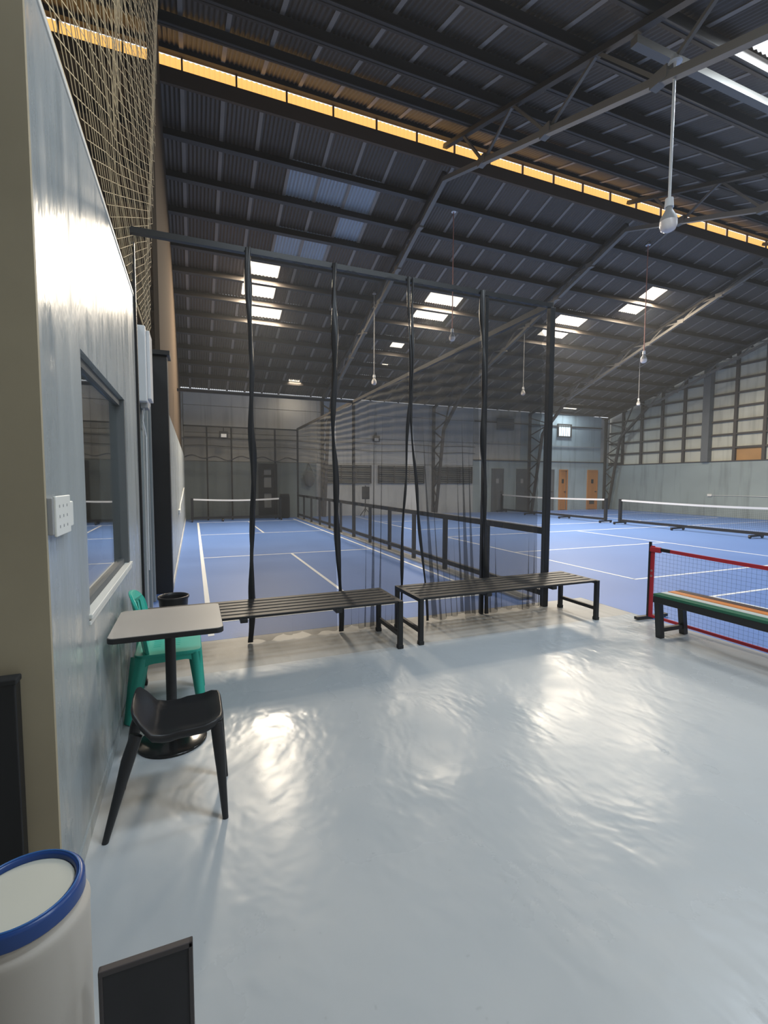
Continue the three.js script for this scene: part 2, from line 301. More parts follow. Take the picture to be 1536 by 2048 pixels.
// ------------------------------------------------------------------ walls
{
  // partition beside the camera
  const w = struct('wall_left', 'glossy pale grey painted partition wall beside the table');
  const zA = -1.84, zB = -4.74, H = 3.15, x = -0.45, d = 0.17, wz0 = -2.47, wz1 = -3.95, wy0 = 0.93, wy1 = 2.13;
  boxM('painted_wall', x - d, x, 0, wy0, zB, zA, M.gloss, w); boxM('painted_wall', x - d, x, wy1, H, zB, zA, M.gloss, w);
  boxM('painted_wall', x - d, x, wy0, wy1, wz0, zA, M.gloss, w); boxM('painted_wall', x - d, x, wy0, wy1, zB, wz1, M.gloss, w);
  rbox('cap', x - d, x + 0.006, H, H + 0.03, zB, zA, M.white, w);
  boxM('wall_end', -5.5, x + 0.004, 0, 6.0, zA, zA + 0.02, M.beige, w);
  boxM('wall_end', x - d, x - 0.004, 0, H, zA - 0.02, zA, M.beige, w);
  const b = struct('baseboard_left', 'thin grey skirting along the painted partition');
  boxM('skirting', x, x + 0.008, 0, 0.07, zB, zA, M.gloss, b);
  const win = struct('window_1', 'reflecting window in the painted partition with pale sill');
  const f = 0.045;
  box('frame', x - d, x - 0.03, wy1 - f, wy1, wz1, wz0, M.doorGrey, win); box('frame', x - d, x - 0.03, wy0, wy0 + f, wz1, wz0, M.doorGrey, win);
  box('frame', x - d, x - 0.002, wy0, wy1, wz1, wz1 + f, M.doorGrey, win); box('frame', x - d, x - 0.03, wy0, wy1, wz0 - f, wz0, M.doorGrey, win);
  const glass = new THREE.MeshPhysicalMaterial({ color: rgb(0.9, 0.93, 0.93), roughness: 0.02, transmission: 1, thickness: 0, ior: 1.5, specularIntensity: 1 });
  box('glass_pane', x - 0.056, x - 0.05, wy0 + f, wy1 - f, wz1 + f, wz0 - f, glass, win);
  rbox('sill', x - 0.03, x + 0.014, wy0 - 0.012, wy0 + 0.01, wz1 - 0.03, wz0 + 0.03, M.white, win, 0.004);
  rbox('sill_ledge', x - 0.01, x + 0.008, wy0 - 0.04, wy0 - 0.02, wz1 - 0.03, wz0 + 0.03, M.white, win, 0.004);
  // office behind the window and the continuing side wall
  const office = struct('wall_office', 'dim wall of the room behind the partition window');
  boxM('back_wall', -3.2, -3.1, 0, H, -4.74, -1.84, M.wallGrey, office);
  boxM('ceiling_board', -3.2, x - d, H - 0.06, H, -4.74, -1.86, M.wallUpper, office);
  boxM('side_wall', -3.1, x - d, 0, H - 0.06, -4.74, -4.66, M.wallGrey, office);
  const lf = struct('wall_left_far', 'low grey side wall running along the fenced court');
  boxM('side_panel', -0.62, -0.5, 0, 3.1, -7.0, -4.74, M.gloss, lf);
  for (const z of [-4.95, -5.5, -6.1, -6.6]) rbox('batten', -0.5, -0.47, 0, 3.1, z - 0.03, z + 0.03, M.gloss, lf, 0.005);
  boxM('side_panel', -0.5, -0.3, 0, 2.5, -20, -7.25, M.gloss, lf);
  boxM('skirting', -0.3, -0.285, 0, 0.08, -20, -7.25, M.wallPale, lf);
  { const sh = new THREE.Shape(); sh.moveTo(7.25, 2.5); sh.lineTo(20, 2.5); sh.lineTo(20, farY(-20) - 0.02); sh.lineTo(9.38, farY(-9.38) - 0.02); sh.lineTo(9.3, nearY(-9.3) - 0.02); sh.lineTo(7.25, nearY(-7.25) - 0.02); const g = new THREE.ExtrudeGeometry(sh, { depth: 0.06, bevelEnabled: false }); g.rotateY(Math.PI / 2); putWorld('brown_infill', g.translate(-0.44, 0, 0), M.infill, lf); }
  rbox('black_edge_post', -0.47, -0.43, 0, 3.62, -4.79, -4.745, M.black, lf, 0.005);
  const col = struct('trim_1', 'broad black steel column against the low side wall');
  rbox('column_face', -0.56, -0.285, 0, 3.2, -7.25, -7.0, M.black, col, 0.01);
  rbox('column_flange', -0.6, -0.25, 3.2, 3.26, -7.3, -6.95, M.black, col, 0.005);
  const gw = struct('wall_gable', 'brown end wall of the hall behind the netting');
  boxM('gable_sheet', -5.65, -5.5, 0, 9.2, -20.2, 2, M.gable, gw);
}
function lowerFar(w, x0, x1, mat, h) { boxM('lower_wall', x0, x1, 0, h, -20, -19.97, mat, w); }
{
  const w = struct('wall_far', 'far end wall of the hall, pale upper boards over painted lower wall');
  boxM('core', -5.5, 18.29, 0, 5.05, -20.25, -20.06, M.wallUpper, w); boxM('core', 18.79, 21.9, 0, 5.05, -20.25, -20.06, M.wallUpper, w); boxM('core', 18.29, 18.79, 2.15, 5.05, -20.25, -20.06, M.wallUpper, w);
  for (const [a, b] of [[18.22, 18.29], [18.79, 18.86]]) boxM('door_reveal', a, b, 0, 2.15, -20.06, -19.97, M.wallTeal, w);
  // unlit closet behind the door that stands ajar
  boxM('closet_wall', 17.6, 19.5, 0, 2.6, -21.7, -21.6, M.wallGrey, w); boxM('closet_wall', 17.5, 17.6, 0, 2.6, -21.7, -20.25, M.wallGrey, w); boxM('closet_wall', 19.5, 19.6, 0, 2.6, -21.7, -20.25, M.wallGrey, w);
  boxM('closet_ceiling', 17.5, 19.6, 2.6, 2.7, -21.7, -20.25, M.wallGrey, w); boxM('closet_floor', 17.5, 19.6, -0.1, 0, -21.7, -20.2, M.concrete, w);
  lowerFar(w, -0.3, 4.95, M.wallGrey, 2.3); lowerFar(w, 4.95, 12.85, M.wallPale, 2.3); lowerFar(w, 12.85, 18.29, M.wallTeal, 2.58); lowerFar(w, 18.79, 21.8, M.wallTeal, 2.58); boxM('lower_wall', 18.29, 18.79, 2.15, 2.58, -20, -19.97, M.wallTeal, w);
  // upper boards, each its own
  for (const [x0, x1, mat] of [[-0.3, 2.4, M.wallUpper], [2.4, 5.0, M.wallUpper], [5.0, 7.7, M.wallPale], [7.7, 10.4, M.wallPale], [10.4, 12.85, M.wallPale], [12.85, 15.7, M.wallUpper], [15.7, 18.4, M.wallTeal], [18.4, 21.2, M.wallTeal]]) {
    const y0 = x0 > 12 ? 2.6 : 2.32;
    for (const [a, b] of [[y0, 3.42], [3.44, 4.48], [4.5, 5.12]]) boxM('wall_board', x0 + 0.006, x1 - 0.006, a, b, -20.06, -20.0, mat, w);
  }
  boxM('ledge', 12.85, 21.5, 2.58, 2.62, -20, -19.9, M.steelDark, w);
  box('top_rail', 17.6, 20.6, 5.12, 5.22, -20.0, -19.9, M.steelDark, w);
  box('pipe', 12.9, 21.2, 4.47, 4.52, -19.98, -19.93, M.steelDark, w);
  box('pipe', 12.9, 21.2, 3.4, 3.44, -19.98, -19.94, M.grey, w);
  // louvre windows
  let n = 2;
  for (const [x0, x1] of [[5.34, 7.43], [7.81, 10.1], [10.7, 12.73]]) {
    const win = struct(`window_${n++}`, 'dark louvred strip window in the far wall');
    box('frame', x0, x1, 1.43, 2.25, -19.97, -19.95, M.steelDark, win);
    for (let y = 1.49; y < 2.22; y += 0.1) { const s = box('louvre', x0 + 0.04, x1 - 0.04, y - 0.004, y + 0.004, -19.95, -19.86, M.doorGrey, win); s.rotation.x = 0.7; }
    for (let x = x0; x <= x1 + 0.01; x += (x1 - x0) / 3) box('mullion', x - 0.02, x + 0.02, 1.43, 2.25, -19.95, -19.85, M.steelDark, win);
  }
  // small bright window high up, barred
  const hw = struct(`window_${n++}`, 'small bright barred window high on the far wall');
  const lit = new THREE.MeshStandardMaterial({ name: 'window_light', color: rgb(0.7, 0.75, 0.78), roughness: 0.5, emissive: rgb(0.75, 0.95, 1.0), emissiveIntensity: 0.75 });
  box('window_pane', 18.14, 18.93, 3.98, 4.54, -19.98, -19.96, lit, hw);
  for (const [a, b, c, d] of [[18.08, 18.99, 4.54, 4.62], [18.08, 18.99, 3.92, 3.98], [18.06, 18.14, 3.92, 4.62], [18.93, 19.01, 3.92, 4.62]]) box('frame', a, b, c, d, -19.98, -19.92, M.steelDark, hw);
  for (let x = 18.3; x < 18.9; x += 0.155) box('bar', x - 0.01, x + 0.01, 3.98, 4.54, -19.955, -19.94, M.grey, hw);
  // doors
  let dn = 1;
  const door = (x0, x1, mat, label, sign) => {
    const d = struct(`door_${dn++}`, label);
    const lf = rbox('leaf', x0, x1, 0.02, 2.14, -19.97, -19.93, mat, d, 0.004, 1);
    for (const [a, b] of [[x0 - 0.05, x0], [x1, x1 + 0.05]]) box('jamb', a, b, 0, 2.19, -19.97, -19.91, mat, d);
    box('head', x0, x1, 2.14, 2.19, -19.97, -19.91, mat, d);
    if (sign) { box('sign', (x0 + x1) / 2 - 0.1, (x0 + x1) / 2 + 0.06, 1.45, 1.68, -19.93, -19.92, sign, lf); box('handle', x1 - 0.14, x1 - 0.04, 0.98, 1.02, -19.93, -19.88, M.steelDark, lf); }
    return d;
  };
  door(13.98, 14.6, M.doorGrey, 'grey door beside the pale wall edge', M.grey);
  door(15.5, 16.12, M.doorGrey, 'grey door between two others', M.grey);
  door(17.28, 17.85, M.doorGrey, 'grey door next to the orange door that stands ajar', M.grey);
  const d4 = door(18.3, 18.78, M.orange, 'orange door standing ajar with a dark gap', M.blackMatte);
  { const leaf = d4.children.find((o) => o.name === 'leaf'), open = 0.17, hinge = V(18.3, 0, -19.95), r = leaf.position.clone().sub(hinge); r.applyAxisAngle(UPV, open); leaf.position.copy(hinge).add(r); leaf.rotation.y = open; }
  const d5 = door(20.28, 20.92, M.orange, 'closed orange door with a vent near the floor', M.blackMatte);
  box('vent', 20.4, 20.75, 0.3, 0.5, -19.93, -19.92, M.steelDark, d5);
  // glazed dark door behind the fenced court
  const gd = struct(`door_${dn++}`, 'dark brown glazed door behind the fenced court');
  for (const [a, b, c, d] of [[2.5, 2.72, 0, 2.25], [3.02, 3.26, 0, 2.25], [2.72, 3.02, 2.0, 2.25], [2.72, 3.02, 1.7, 1.78], [2.72, 3.02, 1.02, 1.26], [2.72, 3.02, 0, 0.42]]) box('rail', a, b, c, d, -19.97, -19.9, M.blackMatte, gd);
  for (const [c, d] of [[1.78, 2.0], [1.26, 1.7], [0.42, 1.02]]) box('pane', 2.72, 3.02, c, d, -19.97, -19.94, M.wallPale, gd);
}
{ // right-hand end wall: painted plinth, studs, rails and boards
  const w = struct('wall_right', 'end wall with painted lower part and boarded grid of dark studs');
  boxM('lower_wall', 21.8, 22.0, 0, 2.45, -20.2, 2, M.wallGrey, w);
  boxM('outer_skin', 22.0, 22.1, 2.4, 9.2, -20.2, 2, M.wallUpper, w);
  box('ledge', 21.76, 22.0, 2.45, 2.49, -20.0, 2, M.steelDark, w);
  const zs = []; for (let z = -19.1; z < 1.6; z += 1.152) zs.push(z); const ys = []; for (let y = 2.47; y < 8.9; y += 0.586) ys.push(y);
  const top = (z) => (z < RIDGE_Z ? farY(z) : nearY(z)) - 0.03;
  zs.forEach((z, i) => {
    const t = top(z); if (i !== 4) box('stud', 21.78, 21.88, 2.47, t, z - 0.06, z + 0.06, M.steelDark, w); else box('stud', 21.62, 21.9, 2.47, t, z - 0.17, z + 0.15, M.doorGrey, w);
    const z1 = zs[i + 1] ?? 2;
    ys.forEach((y) => {
      const t2 = Math.min(top(z), top(z1)); if (y > t2 - 0.1) return;
      if (y > 2.6) box('rail', 21.8, 21.88, y - 0.04, y + 0.04, z, z1, M.steelDark, w);
      if (z > -6) return;
      boxM('wall_panel', 21.9, 21.93, y + 0.02, Math.min(y + 0.566, t2), z + 0.03, z1 - 0.03, i === 5 && y < 2.5 ? M.plywood : M.panel, w);
    });
  });
  box('rail', 21.8, 21.88, 2.47, 2.6, -20, -19.16, M.steelDark, w);
  for (let y = 3.05; y < 5.2; y += 0.586) { boxM('wall_panel', 21.9, 21.93, y - 0.56, y, -19.96, -19.2, M.panel, w); box('rail', 21.8, 21.88, y - 0.04, y + 0.04, -20, -19.1, M.steelDark, w); }
  const b = struct('wall_near', 'wall behind the viewer closing the hall'); boxM('back_wall', -5.6, 22.1, 0, 5.15, 2.0, 2.2, M.wallUpper, b);
}
// ------------------------------------------------------------------ steel portal frames
function frame(x, label, extra) {
  const f = thing('portal_frame', label, 'roof frame', [x, 0, -19.85], 'lattice steel portal frames');
  const top = (z) => (z < RIDGE_Z ? farY(z) : Math.min(nearY(z), nearY(z))) - 0.24;
  const bot = (z) => (z < RIDGE_Z ? 8.08 - 0.345 * (RIDGE_Z - z) : 8.08 - 0.352 * (z - RIDGE_Z));
  const zEndF = -17.3, zEndN = -0.9;
  bar('top_chord', V(x, top(-20), -20), V(x, top(RIDGE_Z - 0.01), RIDGE_Z), 0.1, 0.08, M.steelDark, f);
  bar('top_chord', V(x, top(RIDGE_Z + 0.01), RIDGE_Z), V(x, top(1.9), 1.9), 0.1, 0.08, M.steelDark, f);
  bar('bottom_chord', V(x, bot(zEndF), zEndF), V(x, bot(RIDGE_Z), RIDGE_Z), 0.1, 0.09, M.truss, f);
  bar('bottom_chord', V(x, bot(RIDGE_Z), RIDGE_Z), V(x, bot(zEndN), zEndN), 0.1, 0.09, M.truss, f);
  const zsF = [-9.38, -10.6, -11.9, -13.2, -14.55, -15.9, -17.25], zsN = [-9.38, -7.9, -6.15, -4.2, -2.6, -0.95];
  for (const zs of [zsF, zsN]) for (let i = 1; i < zs.length; i++) {
    const z = zs[i], zm = (zs[i - 1] + z) / 2, zn = zs[i + 1] !== undefined ? (zs[i + 1] + z) / 2 : z - Math.sign(zm - z) * 0.6;
    bar('web', V(x, bot(z), z), V(x, top(zm), zm), 0.045, 0.045, M.truss, f); bar('web', V(x, bot(z), z), V(x, top(zn), zn), 0.045, 0.045, M.truss, f);
    rboxGusset(x, bot(z), z, f);
  }
  // tapered lattice column at the far wall, haunch up to the bottom chord
  const A = V(x, 0, -19.9), B = V(x, 5.0, -19.9), C = V(x, 0, -19.62), D = V(x, 3.9, -18.95), E = V(x, bot(zEndF), zEndF);
  bar('column_chord', A, B, 0.12, 0.1, M.steelDark, f); bar('column_chord', C, D, 0.12, 0.1, M.steelDark, f); bar('column_chord', D, E, 0.12, 0.1, M.steelDark, f);
  let side = 0; for (let y = 0.3; y < 4.6; y += 0.45) { const zi = (t) => (t < 3.9 ? -19.62 + (t / 3.9) * 0.67 : -18.95 + ((t - 3.9) / (E.y - 3.9)) * (E.z + 18.95)); bar('column_web', side ? V(x, y, zi(y)) : V(x, y, -19.9), side ? V(x, y + 0.45, -19.9) : V(x, y + 0.45, zi(y + 0.45)), 0.05, 0.04, M.steelDark, f); side = 1 - side; }
  bar('column_web', D, V(x, farY(-18.2) - 0.25, -18.2), 0.05, 0.05, M.steelDark, f);
  return f;
}
function rboxGusset(x, y, z, f) { box('gusset', x - 0.06, x + 0.06, y - 0.05, y + 0.09, z - 0.11, z + 0.11, M.truss, f); }
frame(5.2, 'lattice steel frame whose chord carries the nearest hanging bulb');
frame(10.6, 'lattice steel frame whose column stands between the louvred windows');
frame(16.2, 'lattice steel frame whose column stands among the grey doors');
frame(21.45, 'lattice steel frame standing against the boarded end wall');
{ // longitudinal struts and eave rail
  const s = thing('tie_beam', 'long steel tie beam resting on the frames near the white overhead skylight', 'beam', [5.2, 7.1, -4.6]);
  bar('beam_web', V(5.2, nearY(-4.6) - 0.36, -4.6), V(16.2, nearY(-4.6) - 0.36, -4.6), 0.1, 0.1, M.truss, s);
}
// ------------------------------------------------------------------ fence of the enclosed court
const FZ = -4.6, FX = 4.02, FT = 3.62;
{
  const f = thing('fence_frame', 'black steel fence frame around the enclosed court with low handrail', 'fence', [FX, 0, FZ]);
  const post = (x, z, r = 0.045, h = FT) => rbox('post', x - r, x + r, 0, h, z - r, z + r, M.black, f, 0.006, 1);
  post(FX, FZ, 0.036); post(4.02, -12.1, 0.035); post(4.02, -19.4, 0.035); post(3.1, FZ, 0.022, FT);
  box('top_rail', -0.45, FX, FT, FT + 0.05, FZ - 0.025, FZ + 0.025, M.black, f);
  box('top_rail', FX - 0.035, FX + 0.035, FT, FT + 0.07, -19.4, FZ, M.steelDark, f);
  box('top_rail', -0.3, FX, FT - 0.03, FT + 0.02, -19.43, -19.37, M.black, f);
  box('cross_rail', -0.3, FX, FT, FT + 0.06, -12.13, -12.07, M.steelDark, f);
  for (const x of [0.52, 1.42, 3.1]) box('post', x - 0.03, x + 0.03, 0, FT, -19.43, -19.37, M.black, f);
  box('handrail', FX - 0.035, FX + 0.035, 0.9, 0.98, -19.4, FZ, M.black, f);
  box('bottom_rail', FX - 0.03, FX + 0.03, 0.13, 0.2, -19.4, FZ, M.black, f);
  for (let z = -5.85; z > -19; z -= 1.242) box('picket', FX - 0.032, FX + 0.032, 0, 0.92, z - 0.032, z + 0.032, M.black, f);
  box('kerb', FX - 0.09, FX + 0.12, 0, 0.03, -19.4, -4.95, M.concrete, f);
}
// fine mesh curtains
const curtainGroup = 'black mesh curtains of the court fence';
function curtain(label, a, b, foldTop, foldBot, bunch) {
  // a, b: [x top, x bottom] of its two edges
  const t = thing('mesh_curtain', label, 'net', [a[1], 0, FZ], curtainGroup);
  const w = b[0] - a[0], n = Math.max(2, Math.round(w / 0.085)), ph = rr(0, 6);
  const g = gridGeo(n * 14, 26, (u, v) => {
    const y = 0.025 + 0.03 * Math.sin(u * 17 + ph) * Math.sin(u * 7) + (FT - 0.04) * v, e = Math.max(0, 1 - v * 1.35);
    const q = Math.min(1, v / 0.64), x = (a[1] + (a[0] - a[1]) * q) * (1 - u) + (b[1] + (b[0] - b[1]) * q) * u, k = 2 * Math.PI * n * u + ph;
    const env = (foldTop + (foldBot - foldTop) * e) * (0.35 + 0.65 * Math.max(0, Math.sin(u * 9.7 + ph * 2))), win = Math.min(1, Math.min(u, 1 - u) * 8);
    return V(x + win * env * 0.03 * Math.sin(k + 0.5 * Math.sin(v * 5 + ph)), y, FZ + 0.035 + 0.012 * Math.sin(u * 5 + ph) + env * 0.028 * Math.cos(k + 0.6 * Math.sin(v * 4)));
  });
  putWorld('mesh_cloth', g, M.net, t);
  for (const [xt, xb, r] of bunch) {
    const p2 = rr(0, 9);
    const rope = gridGeo(10, 60, (u, v) => { const y = 0.015 + (FT + 0.02) * v, th = u * 2 * Math.PI, rad = r * (0.8 + 0.35 * Math.sin(v * 23 + p2) * Math.sin(v * 9) + 0.18 * Math.sin(3 * th + v * 30)); const x = xb + (xt - xb) * Math.min(1, v / 0.64) + 0.012 * Math.sin(v * 6 + p2) + 0.008 * Math.sin(v * 19); return V(x + rad * Math.cos(th), y, FZ + 0.06 + 0.01 * Math.sin(v * 11) + rad * Math.sin(th)); });
    putWorld('gathered_edge', rope, M.blackSoft, t);
  }
}
curtain('black mesh curtain hanging behind the bench, first from the painted partition', [0.54, 0.5], [1.31, 1.34], 0.1, 0.5, [[0.52, 0.48, 0.03]]);
curtain('black mesh curtain whose free edge parts to leave a gap', [1.33, 1.36], [2.12, 2.03], 0.3, 1.7, [[1.31, 1.36, 0.03], [2.115, 2.04, 0.016]]);
curtain('black mesh curtain drawn aside past the gap, crumpled at its hem', [2.16, 2.36], [3.0, 3.1], 0.3, 1.6, [[2.15, 2.35, 0.017]]);
curtain('black mesh curtain filling the last bay beside the corner post', [3.04, 3.15], [3.98, 3.98], 0.2, 1.3, [[3.03, 3.14, 0.03]]);
{
  const t = thing('mesh_net', 'dark rippled mesh net along the side of the enclosed court', 'net', [FX, 0, -12]);
  putWorld('mesh_cloth', gridGeo(160, 160, (u, v) => { const z = -4.66 - u * 14.55, y = 0.03 + v * (FT - 0.04); return V(FX - 0.05 + 0.02 * Math.sin(z * 3.1) + 0.03 * v * v * Math.sin(y * 40 + z * 2.5 + 2 * Math.sin(z * 0.8)) + 0.015 * Math.sin(z * 9 + y * 2), y, z); }), M.netSide, t);
  const t2 = thing('mesh_net', 'dark mesh net across the far end of the enclosed court', 'net', [2, 0, -19.33]);
  putWorld('mesh_cloth', gridGeo(80, 30, (u, v) => { const x = -0.28 + u * 4.28, y = 0.03 + v * (FT - 0.04); return V(x, y, -19.32 + 0.02 * Math.sin(x * 9) + 0.01 * Math.sin(y * 11 + x * 3)); }), M.netFar, t2);
  const hem = new Strands(), pts = []; for (let i = 0; i <= 60; i++) pts.push(V(-0.28 + i * 0.0713, 2.42 + 0.06 * Math.sin(i * 0.5) + 0.04 * Math.sin(i * 0.23), -19.28)); hem.poly(pts, 0.022, 6).build('gathered_edge', M.blackSoft, t2);
}
{ // tan knotted netting above the partition
  const t = thing('knotted_netting', 'tan knotted netting hung from the roof above the painted partition', 'net', [-0.3, 3.18, -4]);
  const s = new Strands(), cz = 0.15, cy = 0.075, zMin = -6.9, zMax = -0.9;
  const inside = (z, y) => y > 3.2 && y < (z < RIDGE_Z ? farY(z) : nearY(z)) - 0.2 && z > zMin && z < zMax;
  const P = (z, y) => V((z > -7 ? -0.46 : -0.36) + (z > -7 ? 0.18 : 0.08) * Math.max(0, Math.min(1, (y - 3.15) / 4)) + Math.max(0, Math.min(1, (y - 3.15) / 1.2)) * (0.035 * Math.sin(z * 2.3 + 0.4 * y) + 0.02 * Math.sin(z * 6.1 + y)), y, z);
  const slope = cy / cz;
  for (const dir of [1, -1]) for (let i = -100; i < 160; i++) {
    let prev = null; const zs = zMax - i * cz;
    for (let k = 0; k <= 30; k++) { const y = 2.5 + k * 0.25, z = zs + dir * ((y - 2.5) / slope); if (inside(z, y)) { const p = P(z, y); if (prev) s.add(prev, p, 0.0024); prev = p; } else prev = null; }
  }
  const m = s.build('netting', M.tan, t); m.userData.kind = 'stuff';
  const e = new Strands(), pe = []; for (let z = -0.9; z > -6.9; z -= 0.2) pe.push(P(z, 3.2)); e.poly(pe, 0.008, 5).build('edge_rope', M.tan, t);
}
// ------------------------------------------------------------------ nets on the open courts
function courtNet(label, x, z0, z1, alongX, h = 0.9) {
  const t = thing('pickleball_net', label, 'sports net', alongX ? [(z0 + z1) / 2, 0, x] : [x, 0, (z0 + z1) / 2], 'portable court nets');
  const P = (s, y, o = 0) => (alongX ? V(s, y, x + o) : V(x + o, y, s)), L = z1 - z0, top = (q) => h - 0.05 * Math.sin(Math.PI * (q - z0) / L);
  bar('post', P(z0, 0.1), P(z0, h + 0.02), 0.09, 0.09, M.black, t); bar('post', P(z1, 0.1), P(z1, h + 0.02), 0.09, 0.09, M.black, t);
  bar('base_bar', P(z0 - 0.05, 0.14), P(z1 + 0.05, 0.14), 0.07, 0.08, M.black, t);
  for (const q of [z0, z0 + L * 0.33, z0 + L * 0.67, z1]) { bar('foot', P(q, 0.07, -0.3), P(q, 0.07, 0.3), 0.06, 0.05, M.black, t); for (const o of [-0.27, 0.27]) { const w = put('wheel', new THREE.CylinderGeometry(0.045, 0.045, 0.04, 12), M.blackSoft, t, P(q, 0.045, o)); w.rotation.set(alongX ? 0 : Math.PI / 2, 0, alongX ? Math.PI / 2 : 0); } }
  const tp = new Strands(); for (let i = 0; i < 12; i++) { const a = z0 + (L * i) / 12, b = z0 + (L * (i + 1)) / 12; bar('top_tape', P(a, top(a) - 0.025), P(b, top(b) - 0.025), 0.02, 0.06, M.whiteGloss, t); }
  const s = new Strands(); for (let q = z0 + 0.05; q < z1; q += 0.05) s.add(P(q, 0.17), P(q, top(q) - 0.05), 0.0016); for (let y = 0.2; y < h - 0.06; y += 0.05) s.add(P(z0, y), P(z1, y), 0.0016);
  const m = s.build('mesh', M.blackMatte, t); m.userData.kind = 'stuff'; return t;
}
courtNet('long black court net with white tape in front of the boarded end wall', 14.4, -12.6, -5.9, false);
courtNet('black court net with white tape in front of the row of doors', 14.4, -19.7, -13.25, false);
courtNet('stored court net with white tape at the far end of the enclosed court', -18.9, -0.05, 3.2, true, 0.86);
{ // red net by the striped bench
  const t = thing('mini_net', 'red framed net with blue mesh behind the striped bench', 'sports net', [4.73, 0, -3.7]);
  const x = 4.73, z0 = -3.72, z1 = -0.6;
  bar('post', V(x, 0.03, z0), V(x, 0.88, z0), 0.022, 0.022, M.black, t);
  bar('post', V(x, 0.03, z1), V(x, 0.88, z1), 0.022, 0.022, M.black, t);
  bar('foot', V(x - 0.16, 0.025, z0 - 0.02), V(x + 0.3, 0.025, z0), 0.045, 0.03, M.black, t); bar('foot', V(x - 0.3, 0.025, z1), V(x + 0.3, 0.025, z1), 0.045, 0.03, M.black, t);
  bar('side_tape', V(x, 0.06, z0 + 0.03), V(x, 0.84, z0 + 0.03), 0.012, 0.05, M.netRed, t, V(0, 0, 1));
  rbox('corner_sleeve', x - 0.02, x + 0.02, 0.77, 0.83, z0 + 0.005, z0 + 0.13, M.netRed, t, 0.01);
  for (const y of [0.5, 0.56]) { const e = put('eyelet', new THREE.TorusGeometry(0.009, 0.003, 6, 14), M.grey, t, V(x - 0.008, y, z0 + 0.03)); e.rotation.y = Math.PI / 2; }
  const sag = (z) => 0.81 - 0.03 * Math.sin(Math.PI * (z - z0) / (z1 - z0));
  for (let i = 0; i < 8; i++) { const a = z0 + 0.05 + i * 0.38, b = Math.min(z1, a + 0.385); bar(i ? 'top_tape' : 'black_tape', V(x, sag(a), a), V(x, sag(b), b), 0.016, 0.035, i ? M.netRed : M.netRed, t); }
  bar('black_tape', V(x, sag(z0 + 0.12), z0 + 0.12), V(x, sag(z0 + 0.24), z0 + 0.24), 0.018, 0.037, M.black, t);
  bar('bottom_tape', V(x, 0.05, z0), V(x, 0.035, z1), 0.014, 0.03, M.netRed, t);
  const s = new Strands(); for (let z = z0 + 0.07; z < z1; z += 0.042) s.add(V(x, 0.05, z), V(x, sag(z), z), 0.0009); for (let y = 0.09; y < 0.8; y += 0.042) s.add(V(x, y, z0 + 0.03), V(x, y - 0.02, z1), 0.0009);
  const m = s.build('mesh', M.string, t); m.userData.kind = 'stuff';
}
// ------------------------------------------------------------------ benches
function slatBench(label, x0, x1, z0, z1) {
  const h = 0.45, t = thing('slat_bench', label, 'bench', [(x0 + x1) / 2, 0, (z0 + z1) / 2], 'black slatted benches'), k = 0.022;
  for (const x of [x0 + k, x1 - k]) {
    for (const z of [z0 + k, z1 - k]) { const lg = rbox('leg', x - k, x + k, 0.012, h - 0.03, z - k, z + k, M.black, t, 0.004, 1); rbox('foot_cap', x - k - 0.004, x + k + 0.004, 0, 0.035, z - k - 0.004, z + k + 0.004, M.blackMatte, lg, 0.004, 1); }
    rbox('end_rail', x - k, x + k, h - 0.04, h - 0.002, z0, z1, M.black, t, 0.004, 1); rbox('stretcher', x - k * 0.8, x + k * 0.8, 0.11, 0.15, z0 + 2 * k, z1 - 2 * k, M.black, t, 0.004, 1);
  }
  const n = 6, w = (z1 - z0) / n; for (let i = 0; i < n; i++) rbox('slat', x0 + 0.01, x1 - 0.01, h - 0.022, h, z0 + i * w + 0.012, z0 + (i + 1) * w - 0.014, M.black, t, 0.005, 2);
  for (const x of [x0 + (x1 - x0) * 0.35, x0 + (x1 - x0) * 0.72]) rbox('cross_bar', x - 0.03, x + 0.03, h - 0.055, h - 0.022, z0 + 0.01, z1 - 0.01, M.black, t, 0.004, 1);
}
slatBench('black slatted bench partly behind the square table', -0.4, 1.77, -4.47, -3.88);
slatBench('black slatted bench by the fence corner post', 1.95, 4.19, -4.5, -3.9);
